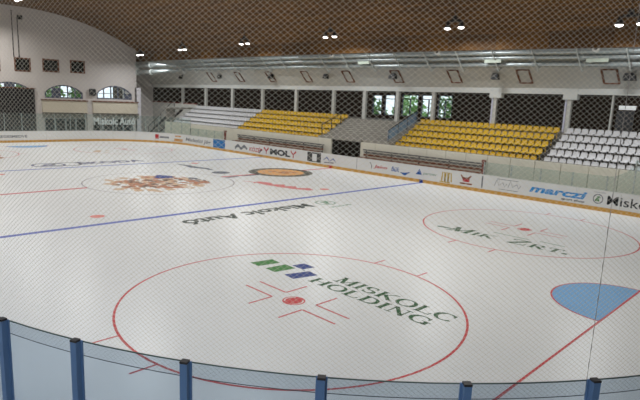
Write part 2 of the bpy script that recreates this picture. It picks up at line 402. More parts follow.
for (a, b, c, d) in SQ:
    n += 1; root = thing('window_%d' % n, (XW+.15, (a+b)/2, c), None, None); root['kind'] = 'structure'
    me = fill2d([[(a, c), (b, c), (b, d), (a, d)], [(a+.14, c+.14), (b-.14, c+.14), (b-.14, d-.14), (a+.14, d-.14)]], 0.16, lambda p, q, r: (XW+.02+r, p, q)); me.materials.append(RUST); link('window_frame', me, root)
    MB().box(XW+.04, XW+.07, a+.1, b-.1, c+.1, d-.1).build('pane', mat('pane_black', S(30, 32, 30), 0.2, 0.3, 2.0), root)
    MB().box(XW+.0, XW+.08, (a+b)/2-.03, (a+b)/2+.03, c+.1, d-.1).build('mullion', DKMET, root)
# glazed doors under the balcony
for di, (a, b) in enumerate(DOORS):
    root = thing('door_%d' % (di+1), (XW+.1, (a+b)/2, 0), None, None); root['kind'] = 'structure'
    for i in range(4):
        y0, y1 = a+(b-a)*i/4, a+(b-a)*(i+1)/4
        MB().box(XW+.1, XW+.13, y0+.09, y1-.09, 0.06, 2.06).build('pane', mat('pane_door', S(28, 38, 40), 0.15, 0.3, 1.5), root)
        mbf = MB().box(XW+.04, XW+.18, y0, y0+.1, .02, 2.15).box(XW+.04, XW+.18, y1-.1, y1, .02, 2.15).box(XW+.04, XW+.18, y0+.1, y1-.1, 2.05, 2.15)
        mbf.build('door_frame', mat('door_frame_grey', S(150, 156, 156), 0.5, 0.1, 3.0), root)
# balcony parapets under the arched windows
for a, b in ((-10.4, -5.25), (-16.95, -11.1)):
    MB().box(XW-.35, XW, a, b, 2.82, 4.2).build('wall_parapet', CREAM)['kind'] = 'structure'
    struct(MB().box(XW-.45, XW, a-.1, b+.1, 4.2, 4.34).build('trim_3', RUST))
    struct(MB().box(XW-.06, XW, a-.3, b+.4, 2.15, 2.82).build('trim_4', CONC))
for y in (-4.85, -10.75):
    struct(MB().box(XW-.2, XW, y-.36, y+.36, 0, 4.3).build('trim_5', WALL))

# wall behind the seats' end, gallery parapet and rail
MB().box(60.0, 71.5, -21.25, -21.1, 0, 4.4).build('wall_gallery', SOFF)['kind'] = 'structure'
struct(MB().box(60.0, 71.5, -21.28, -21.07, 4.4, 4.5).build('trim_6', REDR))
struct(MB().box(68.0, 68.4, -17.6, -16.8, 0, 6.2).build('trim_7', mat('pillar_pale', S(222, 218, 224), 0.8, 0.04, 1.0)), 'pale corner pillar beside the end wall')

# ================================================================== ICE MARKINGS
def ring(cx, cy, r, w_, z, a0=0, a1=360, n=96):
    mb = MB()
    for i in range(n):
        a, b = math.radians(a0+(a1-a0)*i/n), math.radians(a0+(a1-a0)*(i+1)/n)
        mb.poly([(cx+(r+w_/2)*math.cos(a), cy+(r+w_/2)*math.sin(a), z), (cx+(r+w_/2)*math.cos(b), cy+(r+w_/2)*math.sin(b), z), (cx+(r-w_/2)*math.cos(b), cy+(r-w_/2)*math.sin(b), z), (cx+(r-w_/2)*math.cos(a), cy+(r-w_/2)*math.sin(a), z)])
    return mb
def rect(mb, x0, x1, y0, y1, z): return mb.poly([(x0, y0, z), (x1, y0, z), (x1, y1, z), (x0, y1, z)])
def disc(cx, cy, rx, ry, z, n=40, wob=0.0, seed=0):
    rnd = random.Random(seed); ph = [rnd.uniform(0, 6.28) for _ in range(5)]
    return [(cx+rx*k*math.cos(a), cy+ry*k*math.sin(a), z) for a, k in ((2*PI*i/n, 1+wob*sum(math.sin(q*2*PI*i/n*1+ph[q-2])/q for q in (2, 3, 5, 6)[:4] if q-2 < 5)) for i in range(n))]
Z1 = 0.002
rect(MB(), 3.97, 4.03, -W+.9, W-.9, Z1).build('goal_line', REDP, ice)
rect(MB(), L-4.03, L-3.97, -W+.9, W-.9, Z1).build('goal_line', REDP, ice)
XB = 21.24
for x in (XB, L-XB): rect(MB(), x-.15, x+.15, -W, W, Z1).build('blue_line', BLUEL, ice)
rect(MB(), L/2-.15, L/2+.15, -W, -4.5, Z1).build('centre_line', REDT, ice)
rect(MB(), L/2-.15, L/2+.15, 4.5, W, Z1).build('centre_line', REDT, ice)
ring(L/2, 0, 4.5, .06, Z1).build('centre_circle', mat('paint_circle_grey', S(150, 140, 150), 0.5, 0.1, 4.0), ice)
for sx in (0, 1):
    for sy in (-1, 1):
        cx = 10.0 if sx == 0 else L-10.0; cy = 7*sy
        ring(cx, cy, 4.5, .06, Z1).build('faceoff_circle', REDP, ice)
        mb = MB(); mb.poly(disc(cx, cy, .31, .31, Z1)); mb.build('faceoff_spot', REDP, ice)
        for a0 in (-55, 125): ring(cx, cy, .25, .04, Z1+.001, a0, a0+110, 16).build('spot_gap', INKW, ice)
        mb = MB()
        for a in (-1, 1):
            for b in (-1, 1):
                x, y = cx+a*.6, cy+b*.25; rect(mb, min(x, x+a*1.17), max(x, x+a*1.17), y-.03, y+.03, Z1); rect(mb, x-.03, x+.03, min(y, y+b*.8), max(y, y+b*.8), Z1)
            for b in (-1, 1):
                x = cx+a*.86; y = cy+b*4.45; rect(mb, x-.03, x+.03, min(y, y+b*.55), max(y, y+b*.55), Z1)
        mb.build('faceoff_marks', REDT, ice)
    gx = 4.0 if sx == 0 else L-4.0; s = 1 if sx == 0 else -1
    mb = MB(); pts = [(gx+s*(1.83*math.cos(math.radians(a))), 1.83*math.sin(math.radians(a)), Z1-.001) for a in range(-90, 91, 5)]
    mb.poly(pts if s == 1 else pts[::-1]); mb.build('goal_crease', CREASE, ice)
    ring(gx, 0, 1.83, .05, Z1+.001, -90 if s == 1 else 90, 90 if s == 1 else 270, 40).build('crease_line', REDP, ice)
for x in (XB+1.5, L-XB-1.5):
    for y in (-7, 7): MB().poly(disc(x, y, .3, .3, Z1)).build('faceoff_spot', mat('paint_spot_faded', S(224, 130, 120), 0.5, 0.1, 4.0), ice)

# near circle: two lines of green serif capitals and four squares
v, f = serif_text('HOLDING'); put(v, f, (10.95, 5.62, Z1), (-1, 0, 0), (0, -1, 0), 4.2, .52, 'lettering', GREENM, ice)
v, f = serif_text('MISKOLC'); put(v, f, (10.5, 5.0, Z1), (-1, 0, 0), (0, -1, 0), 4.0, .55, 'lettering', GREENM, ice)
for q, mm in (([(13.42, 5.84), (13.27, 5.03), (12.82, 5.07), (12.97, 5.86)], GREENL), ([(12.66, 5.82), (12.57, 5.05), (12.06, 5.07), (12.18, 5.84)], GREENL),
              ([(12.36, 4.95), (12.27, 4.5), (11.76, 4.5), (11.85, 4.97)], NAVY), ([(11.82, 5.76), (11.58, 4.93), (11.13, 4.99), (11.34, 5.82)], NAVY)):
    MB().poly([(x, y, Z1) for x, y in q]).build('emblem_square', mm, ice)
MB().poly([(11.86, 4.98, Z1), (11.78, 4.95, Z1), (11.7, 5.0, Z1), (11.78, 5.02, Z1)]).build('emblem_square', NAVY, ice)
# second circle
v, f = serif_text('Mik Zrt.', 0.72); put(v, f, (12.2, -3.9, Z1), (-1, -0.04, 0), (0, -1, 0), 5.1, .95, 'lettering', GREENM, ice)
mb = MB(); st = []; stroke([(0, 0), (.25, .18), (.7, .25), (1.3, .15), (1.8, .4)], [.3, .42, .25, .14, .1], st)
for q in st: mb.poly([(12.75-p[0]*.7, -4.15-p[1]*.5, Z1) for p in q])
mb.build('flourish', GREENM, ice)
mb = MB()
for x0, x1, y in ((10.6, 9.0, -5.25), (8.6, 7.6, -5.35)): rect(mb, x1, x0, y-.03, y+.03, Z1)
mb.build('thin_rule', INKGN, ice)

# winged round badge
def badge(org, du, dv, r, parent, mr=INKGN, mw=GREENM):
    org, du, dv = Vector(org), Vector(du), Vector(dv); nrm = du.cross(dv)
    P = lambda x, y: tuple(org+du*x*r+dv*y*r)
    mb = MB()
    for i in range(32):
        a, b = 2*PI*i/32, 2*PI*(i+1)/32
        mb.poly([P(math.cos(a), math.sin(a)), P(math.cos(b), math.sin(b)), P(.82*math.cos(b), .82*math.sin(b)), P(.82*math.cos(a), .82*math.sin(a))])
    mb.build('badge_ring', mr, parent)
    mb = MB(); mb.poly([P(-.55, -.5), P(-.15, -.5), P(-.1, .1), P(-.35, .1), P(-.35, -.1), P(-.55, -.1)])
    for i in range(3): mb.poly([P(-.35, .1+.16*i), P(-.1, .1+.13*i), P(.55-.1*i, .25+.14*i), P(.45-.1*i, .36+.12*i)])
    mb.poly([P(-.05, .1), P(.2, -.1), P(.3, -.5), P(-.1, -.5)])
    mb.build('badge_emblem', mw, parent)
# dark lettering along the near blue line (reads from the far end)
v, f = text_mesh('Miskolc Autó', 0.03); put(v, f, (20.05, -2.7, Z1), (-.01, 1, 0), (-1, 0, 0), 7.35, .95, 'lettering', mat('paint_grey_letters', S(66, 76, 70), 0.5, 0.1, 4.0), ice)
badge((19.55, -3.85, Z1), (0, 1, 0), (-1, 0, 0), .58, ice, mat('paint_badge_ring', S(140, 165, 150), 0.5, 0.1, 4.0), INKGN)
v, f = text_mesh('ŠKODA', 0.02); put(v, f, (18.6, -4.65, Z1), (0, 1, 0), (-1, 0, 0), 1.5, .28, 'lettering', INKGN, ice)
# the same beyond the far blue line
v, f = text_mesh('ŠKODA', 0.045); put(v, f, (40.4, .95, Z1), (0, -1, 0), (1, 0, 0), 5.2, 1.6, 'lettering', mat('paint_slate_blue', S(92, 96, 130), 0.5, 0.1, 2.0), ice)
badge((41.0, 3.0, Z1), (0, -1, 0), (1, 0, 0), 1.15, ice, mat('paint_slate_blue', S(92, 96, 130)), mat('paint_slate_blue', S(92, 96, 130))); ring(41.0, 1.7, .95, .22, Z1, 0, 360, 32).build('badge_ring', INKG, ice)

# patchy picture in the centre circle (plain stand-in)
rnd = random.Random(3)
def patches(n, cx, cy, rx, ry, smin, smax, z, mm, asp=1.0, nm='painted_patch'):
    mb = MB()
    for i in range(n):
        a, k = rnd.uniform(0, 6.28), math.sqrt(rnd.random()); s = rnd.uniform(smin, smax)
        mb.poly(disc(cx+rx*k*math.cos(a), cy+ry*k*math.sin(a), s, s*asp*rnd.uniform(.4, 1), z+i*2e-5, 14, .28, rnd.randint(0, 9999)))
    return mb.build(nm, mm, ice)
TAN = mat('paint_tan', S(206, 178, 148), 0.5, 0.1, 2.0); OR2 = mat('paint_rust', S(178, 120, 88), 0.5, 0.15, 2.0); DB = mat('paint_dark_brown', S(112, 84, 68), 0.5, 0.15, 2.0)
patches(120, 30.0, .6, 3.1, 3.0, .14, .42, .002, TAN); patches(90, 30.0, .2, 2.5, 2.8, .12, .38, .0045, OR2); patches(46, 30.0, 0.5, 1.7, 2.2, .1, .3, .0065, DB)
patches(9, 32.0, -1.2, .5, .6, .25, .5, .0076, NAVY); patches(10, 29.6, -2.4, 1.0, .6, .12, .4, .0078, mat('paint_slate', S(92, 98, 112), 0.5, 0.1, 2.0)); patches(12, 29.0, -2.0, .8, .9, .15, .35, .0082, OR2)
# round orange picture with dark rim near the side boards
MB().poly(disc(30.1, -9.75, 2.4, 2.4, .002, 48)).build('round_rim', mat('paint_dark_rim', S(86, 84, 74), 0.5, 0.1, 2.0), ice)
MB().poly(disc(30.1, -9.75, 1.75, 1.75, .003, 48)).build('round_picture', mat('paint_orange', S(222, 164, 102), 0.5, 0.12, 1.5), ice)
patches(12, 30.1, -9.75, 1.0, 1.0, .15, .4, .0035, OR2)
# red handwriting
mb = MB(); st = []; stroke([(27.2, -5.2), (26.4, -5.35), (25.8, -5.2), (25.3, -5.6), (24.9, -5.35), (24.4, -5.75), (23.9, -5.6), (23.4, -6.1), (22.9, -6.0)], [.5, .85, .55, 1.0, .6, .95, .5, .8, .4], st)
for q in st: mb.poly([(p.x, p.y, Z1) for p in q])
st = []; stroke([(28.0, -4.7), (27.2, -5.0), (26.8, -4.75)], [.08, .16, .1], st)
for q in st: mb.poly([(p.x, p.y, Z1) for p in q])
mb.build('red_script', mat('paint_red_script', S(214, 120, 120), 0.5, 0.12, 3.0), ice)
# dark swoosh logos beyond the centre circle
mb = MB(); st = []; stroke([(37.6, -5.5), (36.6, -5.7), (35.4, -5.6), (34.4, -6.0), (33.4, -5.9)], [.2, .5, .75, .5, .2], st)
for q in st: mb.poly([(p.x, p.y, Z1) for p in q])
mb.build('dark_swoosh', mat('paint_slate', S(92, 98, 112)), ice); MB().poly(disc(32.0, -5.7, .65, .65, Z1, 30)).build('dark_spot', mat('paint_slate', S(92, 98, 112)), ice)
mb = MB(); rect(mb, 29.6, 29.95, -5.6, -4.6, Z1+.001); rect(mb, 29.7, 30.0, -7.6, -6.0, Z1+.001); mb.build('dark_dash', mat('paint_slate', S(92, 98, 112)), ice)
# far faceoff circle picture and crumbs
patches(16, 48.0, 5.2, 1.6, 1.4, .3, .8, .002, OR2); patches(8, 48.9, -4.3, 1.0, 1.5, .15, .4, .002, TAN)
MB().poly(disc(31.4, -11.9, .3, .25, Z1, 20)).build('white_patch', INKW, ice)

# ================================================================== RINK BOARDS, GLASS
BH = 1.15
def perim():
    """points round the rink: (x, y, nx, ny) with the normal to the outside, from (L-RC, W) anticlockwise"""
    segs = []
    cs = [(L-RC, W-RC), (RC, W-RC), (RC, -(W-RC)), (L-RC, -(W-RC))]
    return cs
CS = perim()
ST1 = L-2*RC; ST2 = 2*(W-RC); QA = PI/2*RC; TOT = 2*ST1+2*ST2+4*QA
def at(s):
    s %= TOT
    for (typ, ln, ci) in (('t', ST1, 0), ('a', QA, 1), ('e', ST2, 0), ('a', QA, 2), ('b', ST1, 0), ('a', QA, 3), ('f', ST2, 0), ('a', QA, 0)):
        if s <= ln:
            if typ == 't': return (L-RC-s, W, 0, 1)
            if typ == 'e': return (0, W-RC-s, -1, 0)
            if typ == 'b': return (RC+s, -W, 0, -1)
            if typ == 'f': return (L, -(W-RC)+s, 1, 0)
            cx, cy = CS[ci]; a0 = {1: 90, 2: 180, 3: 270, 0: 0}[ci]; a = math.radians(a0)+s/RC
            return (cx+RC*math.cos(a), cy+RC*math.sin(a), math.cos(a), math.sin(a))
        s -= ln
    return (L-RC, W, 0, 1)
def sect(s0, s1, o0, o1, z0, z1, step=0.6, z1b=None):
    n = max(1, int(math.ceil((s1-s0)/step-1e-6))); mb = MB(); z1b = z1 if z1b is None else z1b
    for i in range(n+1):
        x, y, nx, ny = at(s0+(s1-s0)*i/n); zt = z1+(z1b-z1)*i/n
        mb.v += [(x+nx*o0, y+ny*o0, z0), (x+nx*o1, y+ny*o1, z0), (x+nx*o1, y+ny*o1, zt), (x+nx*o0, y+ny*o0, zt)]
    for i in range(n):
        a = 4*i
        for k in range(4): k2 = (k+1) % 4; mb.f.append((a+k, a+k2, a+4+k2, a+4+k))
    mb.f.append((0, 3, 2, 1)); e = 4*n; mb.f.append((e, e+1, e+2, e+3)); return mb
boards = thing('rink_boards', (L/2, 0, 0), 'white advertising boards with yellow kick strip enclosing the ice', 'boards')
NB = 72; d = TOT/NB
for i in range(NB): sect(i*d+.008, (i+1)*d-.008, .02, .1, .22, BH-.04, .22).build('board_panel', BOARDW, boards)
for i in range(36): sect(i*2*d, (i+1)*2*d, .005, .1, 0, .22, .3).build('kick_strip', KICK, boards)
for i in range(36): sect(i*2*d, (i+1)*2*d, -.01, .16, BH-.04, BH).build('cap_rail', CAPM, boards)
# s of a point on the far long side (Y = -W)
SB = ST1+QA+ST2+QA
sX = lambda X: SB+(X-RC)
def pole(s, z1, m_, parent, wd=.07, off=.13, cap=None):
    x, y, nx, ny = at(s); r = Vector((-ny, nx, 0)); nn = Vector((nx, ny, 0)); c = Vector((x, y, 0))+nn*off; q = [r*wd/2+nn*wd*.5, r*wd/2-nn*wd*.4, -r*wd/2-nn*wd*.4, -r*wd/2+nn*wd*.5]
    mb = MB().hexa([c+i+Vector((0, 0, BH)) for i in q], [c+i+Vector((0, 0, z1)) for i in q])
    # open channel lip facing the glass
    q2 = [r*wd*.75-nn*wd*.4, r*wd*.75-nn*wd*.62, -r*wd*.75-nn*wd*.62, -r*wd*.75-nn*wd*.4]
    mb.hexa([c+i+Vector((0, 0, BH)) for i in q2], [c+i+Vector((0, 0, z1)) for i in q2])
    o = mb.build('post', m_, parent)
    if cap:
        MB().hexa([c+i*1.05+Vector((0, 0, z1)) for i in q], [c+i*1.05+Vector((0, 0, z1+.02)) for i in q]).build('post_cap', DKMET, o)
    return o
# near corner shield, blue posts
S_A = ST1
ang = lambda x, y: math.atan2(y-(W-RC), x-RC)
PA = [math.radians(a) for a in (108.3, 114.9, 122.5, 130.5, 138.6, 146.3)]
ps = [ST1+(a-PI/2)*RC for a in PA]
allp = [ps[0]-1.3*k for k in range(5, 0, -1)] + ps + [ps[-1]+1.3*k for k in range(1, 14)]
GT = 2.95
gn = thing('glass_shield', (2.5, 12.5, BH), 'clear safety glass on blue posts around the curved rink corner under the net', 'glass')
for s in allp: pole(s, GT+.02, BLUEP, gn, .066, .13, True)
for a, b in zip(allp[:-1], allp[1:]):
    p_ = sect(a+.01, b-.01, .075, .085, BH, GT, .35).build('glass_pane', G_NEAR, gn)
    sect(a+.01, b-.01, .074, .086, GT, GT+.008, .35).build('pane_edge', mat('glass_edge', S(60, 78, 76), 0.4, 0.1, 4.0), p_)
SE = allp[-1]
# end pieces of the near end to the far long side, tall glass to X = 8, then low side glass
gs = thing('side_glass', (12, -W, BH), 'low hazy side glass with slim posts in front of the white seats', 'glass')
def run(s0, s1, z, root, mg, n=None, step=1.3, zb=None):
    n = n or max(1, round((s1-s0)/step)); h = (s1-s0)/n
    for i in range(n):
        sect(s0+i*h+.015, s0+(i+1)*h-.015, .075, .087, BH, z, .6, zb).build('glass_pane', mg, root); pole(s0+i*h, z+.01, ALU, root, .045, .12)
    pole(s1, (zb or z)+.01, ALU, root, .045, .12)
run(SE+1.3, sX(8.0), GT, gs, G_FAR)
n_ = 6
# rounded step from tall to low glass
mb = MB(); zz = [GT-(GT-1.95)*(math.sin(PI/2*i/n_)**.6) for i in range(n_+1)]
for i in range(n_):
    X0, X1 = 8.03+1.25*i/n_, 8.03+1.25*(i+1)/n_
    mb.hexa([(X0, -W-.087, BH), (X1, -W-.087, BH), (X1, -W-.075, BH), (X0, -W-.075, BH)], [(X0, -W-.087, zz[i]), (X1, -W-.087, zz[i+1]), (X1, -W-.075, zz[i+1]), (X0, -W-.075, zz[i])])
mb.build('glass_pane', G_FAR, gs)
run(sX(9.3), sX(16.6), 1.95, gs, G_FAR, 4)
gf = thing('end_glass', (L, -8, BH), 'tall hazy safety glass with slim posts round the far rink end', 'glass')
run(sX(45.6), sX(51.8), 1.95, gf, G_FAR, 4)
SF = sX(51.8)
run(SF, TOT+3, GT, gf, G_FAR, None, 1.6)
for X in (16.75, 45.45):
    o = MB().box(X-.08, X+.08, -W-.35, -W-.18, 0, 2.0).box(X-.1, X+.1, -W-.4, -W-.16, 1.9, 2.06).build('bench_gate_post', mat('post_reddish', S(120, 66, 54), 0.6, 0.1, 4.0))
    tag(o, 'reddish post where the %s players bench gap ends at the side glass' % ('long' if X > 30 else 'yellow seat side'), 'post')

# ------------------------------------------------------------------ prints on the boards
YB = -W+.0
def onboard(X, z, off=.004):
    x, y, nx, ny = at(sX(X)); return (x+nx*(.02-off), y+ny*(.02-off), z)
def btext(txt, X0, w_, z0, h, mm, bold=.0, shear=0.0):
    v, f = text_mesh(txt, bold, shear); 
    o = put(v, f, (X0, 0, z0), (-1, 0, 0), (0, 0, 1), w_, h, 'lettering', mm, boards)
    for q in o.data.vertices: q.co = onboard(q.co.x, q.co.z)
    return o
def brect(X0, X1, z0, z1, mm, off=.003, nm='printed_panel'):
    return MB().poly([onboard(X0, z0, off), onboard(X1, z0, off), onboard(X1, z1, off), onboard(X0, z1, off)][::-1]).build(nm, mm, boards)
def bstroke(pts, ws, mm, off=.005, nm='printed_mark'):
    st = []; stroke(pts, ws, st); mb = MB()
    for q in st: mb.poly([onboard(p.x, p.y, off) for p in q])
    return mb.build(nm, mm, boards)
brect(XB-.15, XB+.15, 0, .22, NAVY, .019, 'line_mark'); brect(L/2-.15, L/2+.15, 0, .22, INKR, .019, 'line_mark')
badge(onboard(9.62, .66), (-1, 0, 0), (0, 0, 1), .27, boards, INKG, GREENL)
btext('Miskolc Autó', 9.15, 4.5, .42, .5, INK, .006)
btext('autószalon', 9.85, .6, 1.0, .07, INKG)
btext('marczi', 13.5, 3.3, .5, .42, INKC, .035, .25)
btext('sport shop', 11.6, 1.3, .28, .17, INK, .03, .2)
for i in range(2): bstroke([(15.75-.9*i, .55), (15.6-.9*i, .95), (15.45-.9*i, .6), (15.2-.9*i, .8), (15.05-.9*i, .55), (14.95-.9*i, .75)], [.03, .05, .03, .05, .03, .04], INKG)
bstroke([(15.6, 1.0), (14.2, 1.0)], [.03, .03], INKG); bstroke([(15.4, .38), (14.2, .38)], [.03, .03], INKG)
brect(16.55, 16.65, .3, 1.05, INKG)
# brown antlered mark
bstroke([(18.15, .95), (18.0, .75), (17.6, .75), (17.4, .95)], [.08, .14, .14, .08], INKBR); bstroke([(18.0, .62), (17.5, .62)], [.2, .2], INKR); bstroke([(18.2, .4), (17.3, .4)], [.1, .1], INKBR)
# gold crest
for i in range(3): bstroke([(19.6-.25*i, .35), (19.55-.25*i, .95), (19.4-.25*i, .95), (19.35-.25*i, .35)], [.1, .08, .08, .1], INKY)
bstroke([(19.75, .3), (18.95, .3)], [.08, .08], INKY)
# blue triangle and teal words
MB().poly([onboard(21.75, .55), onboard(21.2, .55), onboard(21.45, .95)]).build('printed_mark', INKB, boards)
btext('partner', 21.1, 1.1, .55, .2, INKGN, .0)
btext('Bük', 23.95, .8, .5, .35, INKB, .02, .3); bstroke([(23.1, .5), (22.7, .42), (22.25, .6)], [.05, .2, .06], INKB)
bstroke([(26.0, .95), (25.8, .7), (25.85, .45)], [.04, .06, .04], INK); btext('Jako', 25.6, 1.3, .5, .3, INKR, .02, .2)
brect(27.3, 27.34, .25, 1.1, INKG)
bstroke([(31.0, .6), (30.6, .85), (30.3, .55), (29.9, .8), (29.55, .5)], [.06, .12, .06, .12, .05], INKB); bstroke([(30.9, .4), (29.8, .45)], [.08, .08], INKG)
brect(31.3, 32.95, .3, 1.1, mat('ink_charcoal', S(70, 70, 68), 0.5, 0.3, 4.0)); brect(31.8, 32.35, .38, 1.0, INKW, .005)
for X in (38.5, 34.75): bstroke([(X+.35, .95), (X, .65), (X-.35, .95)], [.16, .16, .16], INKR); bstroke([(X, .65), (X, .35)], [.14, .1], INKR)
btext('MOL', 37.95, 2.8, .38, .55, INK, .05)
btext('KÖZÉP', 41.1, 2.0, .4, .48, INKR, .02, .15); bstroke([(43.4, .5), (42.9, .8), (42.4, .5), (41.9, .8), (41.4, .55)], [.25, .3, .25, .3, .2], INKG); bstroke([(39.6, .35), (39.2, .7)], [.12, .12], INK)
brect(45.1, 47.25, .24, 1.1, TEAL); bstroke([(46.9, .4), (45.5, .95)], [.06, .06], INKC, .005); bstroke([(46.9, .95), (45.5, .4)], [.06, .06], INKC, .005)
btext('Miskolci Jég', 52.6, 4.9, .35, .5, INKG, .02, .15)
# prints on the curved corner boards
def arcprint(a0, a1, z0, z1, mm, off=.006):
    mb = MB(); n = 6
    for i in range(n):
        q = []
        for aa in (a0+(a1-a0)*i/n, a0+(a1-a0)*(i+1)/n):
            a = math.radians(aa); q.append((L-RC+(RC+.02-off)*math.cos(a), -(W-RC)-(RC+.02-off)*math.sin(a)))
        mb.poly([(q[0][0], q[0][1], z0), (q[1][0], q[1][1], z0), (q[1][0], q[1][1], z1), (q[0][0], q[0][1], z1)])
    mb.build('printed_panel', mm, boards)
arcprint(55, 58, .45, .95, INKR); arcprint(58.6, 67, .55, .75, INKG); arcprint(73, 79, .8, .95, INKO); arcprint(72, 81, .3, .6, INKO)
v, f = text_mesh('JEGESMEDVE', .03); put(v, f, (L+.02-.006, 1.3, .4), (0, -1, 0), (0, 0, 1), 2.6, .35, 'lettering', INKG, boards)

# ================================================================== SAFETY NET in front of the near corner
net = thing('safety_net', (2.5, 12.5, GT-.14), 'knotted diamond mesh safety net hanging above the corner glass', 'net')
PITCH, PV, ZB, ZT = .055, .0435, GT-.17, 9.2
sn0, sn1 = allp[2], allp[-6]
mb = MB(); H = ZT-ZB; stepn = 2*PITCH
def netp(s, z):
    x, y, nx, ny = at(s); return Vector((x+nx*.03, y+ny*.03, z))
NR = .0011
nrow = int(H/PV)
k0 = int(math.floor(sn0/PITCH))-nrow; k1 = int(math.ceil((sn1)/PITCH))
for sg in (1, -1):
    for k in range(k0, k1+nrow+1):
        pts = []
        for j in range(0, nrow+1):
            s = k*PITCH + (sg*j if sg == 1 else -j)*PITCH
            if sn0 <= s <= sn1: pts.append(netp(s, ZB+j*PV))
        if len(pts) < 2: continue
        if len(pts) > 4: pts = pts[::2]+([pts[-1]] if len(pts) % 2 == 0 else [])
        mb.tube(pts, NR, 3, False)
mesh_o = mb.build('net_mesh', NETM, net); mesh_o['kind'] = 'stuff'
for z, r, nm in ((ZB, .0035, 'bottom_rope'), (ZT, .012, 'top_cable')):
    mb = MB(); mb.tube([netp(sn0+(sn1-sn0)*i/70, z) for i in range(71)], r, 6); mb.build(nm, ROPE, net)
mb = MB(); x, y, nx, ny = at(ps[5]); c = Vector((x+nx*.03, y+ny*.03, 0))
seam = []
for i in range(int((ZT-ZB)/.05)):
    z = ZB+.05*i; seam.append(c+Vector((-ny, nx, 0))*(.0015 if i % 2 else -.0015)+Vector((0, 0, z)))
mb.tube(seam, [.0045 if i % 3 == 0 else .002 for i in range(len(seam))], 5)
mb.build('lacing_cord', LACE, net)

# ================================================================== GRANDSTAND
stand = thing('grandstand', (20, -17, 0), 'stepped concrete grandstand with pale front wall behind the side boards', None); stand['kind'] = 'structure'
T0, DT, TR = 1.70, .455, .8
SX0, SX1 = -2, 60.5
def tier(k, X0, X1, nm='tier', mm=CONCD):  # tiers coloured dark to stand in for shade between rows
    y1 = -17.1-TR*k; MB().box(X0, X1, y1-TR, y1, 0, T0+DT*k).build(nm, mm, stand)
for k in range(5):
    tier(k, SX0, 25.8); tier(k, 33.7, SX1)
MB().box(SX0, SX1, -21.35, -21.1, 0, 3.95).build('tier', CONC, stand)
for k in range(10):             # stair flight between the yellow blocks
    y1 = -17.9-.32*k; MB().box(25.8, 33.7, y1-.32, y1, 2.3 if k < 9 else 0, 2.42+.153*(k+1)).build('stair_step', CONC, stand)
MB().box(25.8, 28.6, -17.9, -17.1, 0, 2.42).build('stair_landing', CONC, stand); MB().box(31.9, 33.7, -17.9, -17.1, 0, 2.42).build('stair_landing', CONC, stand)
MB().box(28.6, 31.9, -17.9, -17.1, 2.3, 2.42).build('stair_landing', CONC, stand)
MB().box(28.6, 31.9, -21.1, -21.0, 0, 2.3).build('tunnel_wall', SHADEBR, stand); MB().box(28.4, 28.6, -21.0, -17.1, 0, 2.3).build('tunnel_wall', SHADEBR, stand); MB().box(31.9, 32.1, -21.0, -17.1, 0, 2.3).build('tunnel_wall', SHADEBR, stand)
# front wall panels
def wall_panels(X0, X1):
    n = max(1, round((X1-X0)/1.62)); h = (X1-X0)/n
    for i in range(n): MB().box(X0+i*h+.018, X0+(i+1)*h-.018, -17.1, -16.95, -.04, 2.22).build('wall_panel', PANEL, stand)
wall_panels(SX0, 28.6); wall_panels(31.9, SX1)
MB().box(28.6, 31.9, -17.1, -16.95, 2.2, 2.42).build('tunnel_lintel', CONC, stand)
for X0, X1 in ((SX0, 25.8), (33.7, SX1)): MB().box(X0, X1, -17.1, -17.04, 2.2, 2.26).build('wall_coping', CONC, stand)
# railings of the stair
def stair_rail(X, m_, label, sheet=True):
    root = thing('stair_railing', (X, -17.5, 2.42), label, 'railing')
    a, b = (X, -17.3, 2.45), (X, -21.0, 4.0)
    if sheet: MB().hexa([(X-.02, -17.3, 2.5), (X+.02, -17.3, 2.5), (X+.02, -21.0, 4.05), (X-.02, -21.0, 4.05)], [(X-.02, -17.3, 3.3), (X+.02, -17.3, 3.3), (X+.02, -21.0, 4.85), (X-.02, -21.0, 4.85)]).build('infill_sheet', m_, root)
    MB().bar((X, -17.3, 3.35), (X, -21.0, 4.9), .06).build('handrail', DKMET, root)
    for i in range(4):
        y = -17.35-1.18*i; z = 2.42 if i == 0 else 2.42+1.55*(abs(y+17.3)/3.7)-.05
        MB().box(X-.03, X+.03, y-.03, y+.03, z, z+.95).build('baluster', DKMET, root)
stair_rail(26.1, RAILB, 'blue sheet railing beside the stairs at the nearer yellow seat block')
stair_rail(33.5, mat('rail_grey', S(128, 130, 130), 0.5, 0.1, 3.0), 'open grey handrail beside the stairs at the farther yellow seat block', False)

# stair down from the gallery at the far end
stf = thing('staircase', (64, -18.8, 0), 'dark steel stair running down beside the far white seats', 'stairs')
xa, za, xb_, zb_ = 60.6, 3.95, 67.4, .3
for y in (-18.3, -19.5): MB().hexa([(xa, y-.04, za-.35), (xa, y+.04, za-.35), (xb_, y+.04, zb_-.35), (xb_, y-.04, zb_-.35)][::-1], [(xa, y-.04, za+.0), (xa, y+.04, za+.0), (xb_, y+.04, zb_+.0), (xb_, y-.04, zb_+.0)][::-1]).build('stringer', DKMET, stf)
for i in range(18):
    t = (i+.5)/18; X = xa+(xb_-xa)*t; z = za+(zb_-za)*t; MB().box(X-.17, X+.17, -19.46, -18.34, z-.03, z+.03).build('stair_tread', CONC, stf)
MB().bar((xa, -18.3, za+.9), (xb_, -18.3, zb_+.9), .06).build('handrail', DKMET, stf)
for i in range(5):
    t = i/4; X = xa+(xb_-xa)*t; z = za+(zb_-za)*t; MB().box(X-.03, X+.03, -18.33, -18.27, z-.1, z+.9).build('baluster', DKMET, stf)
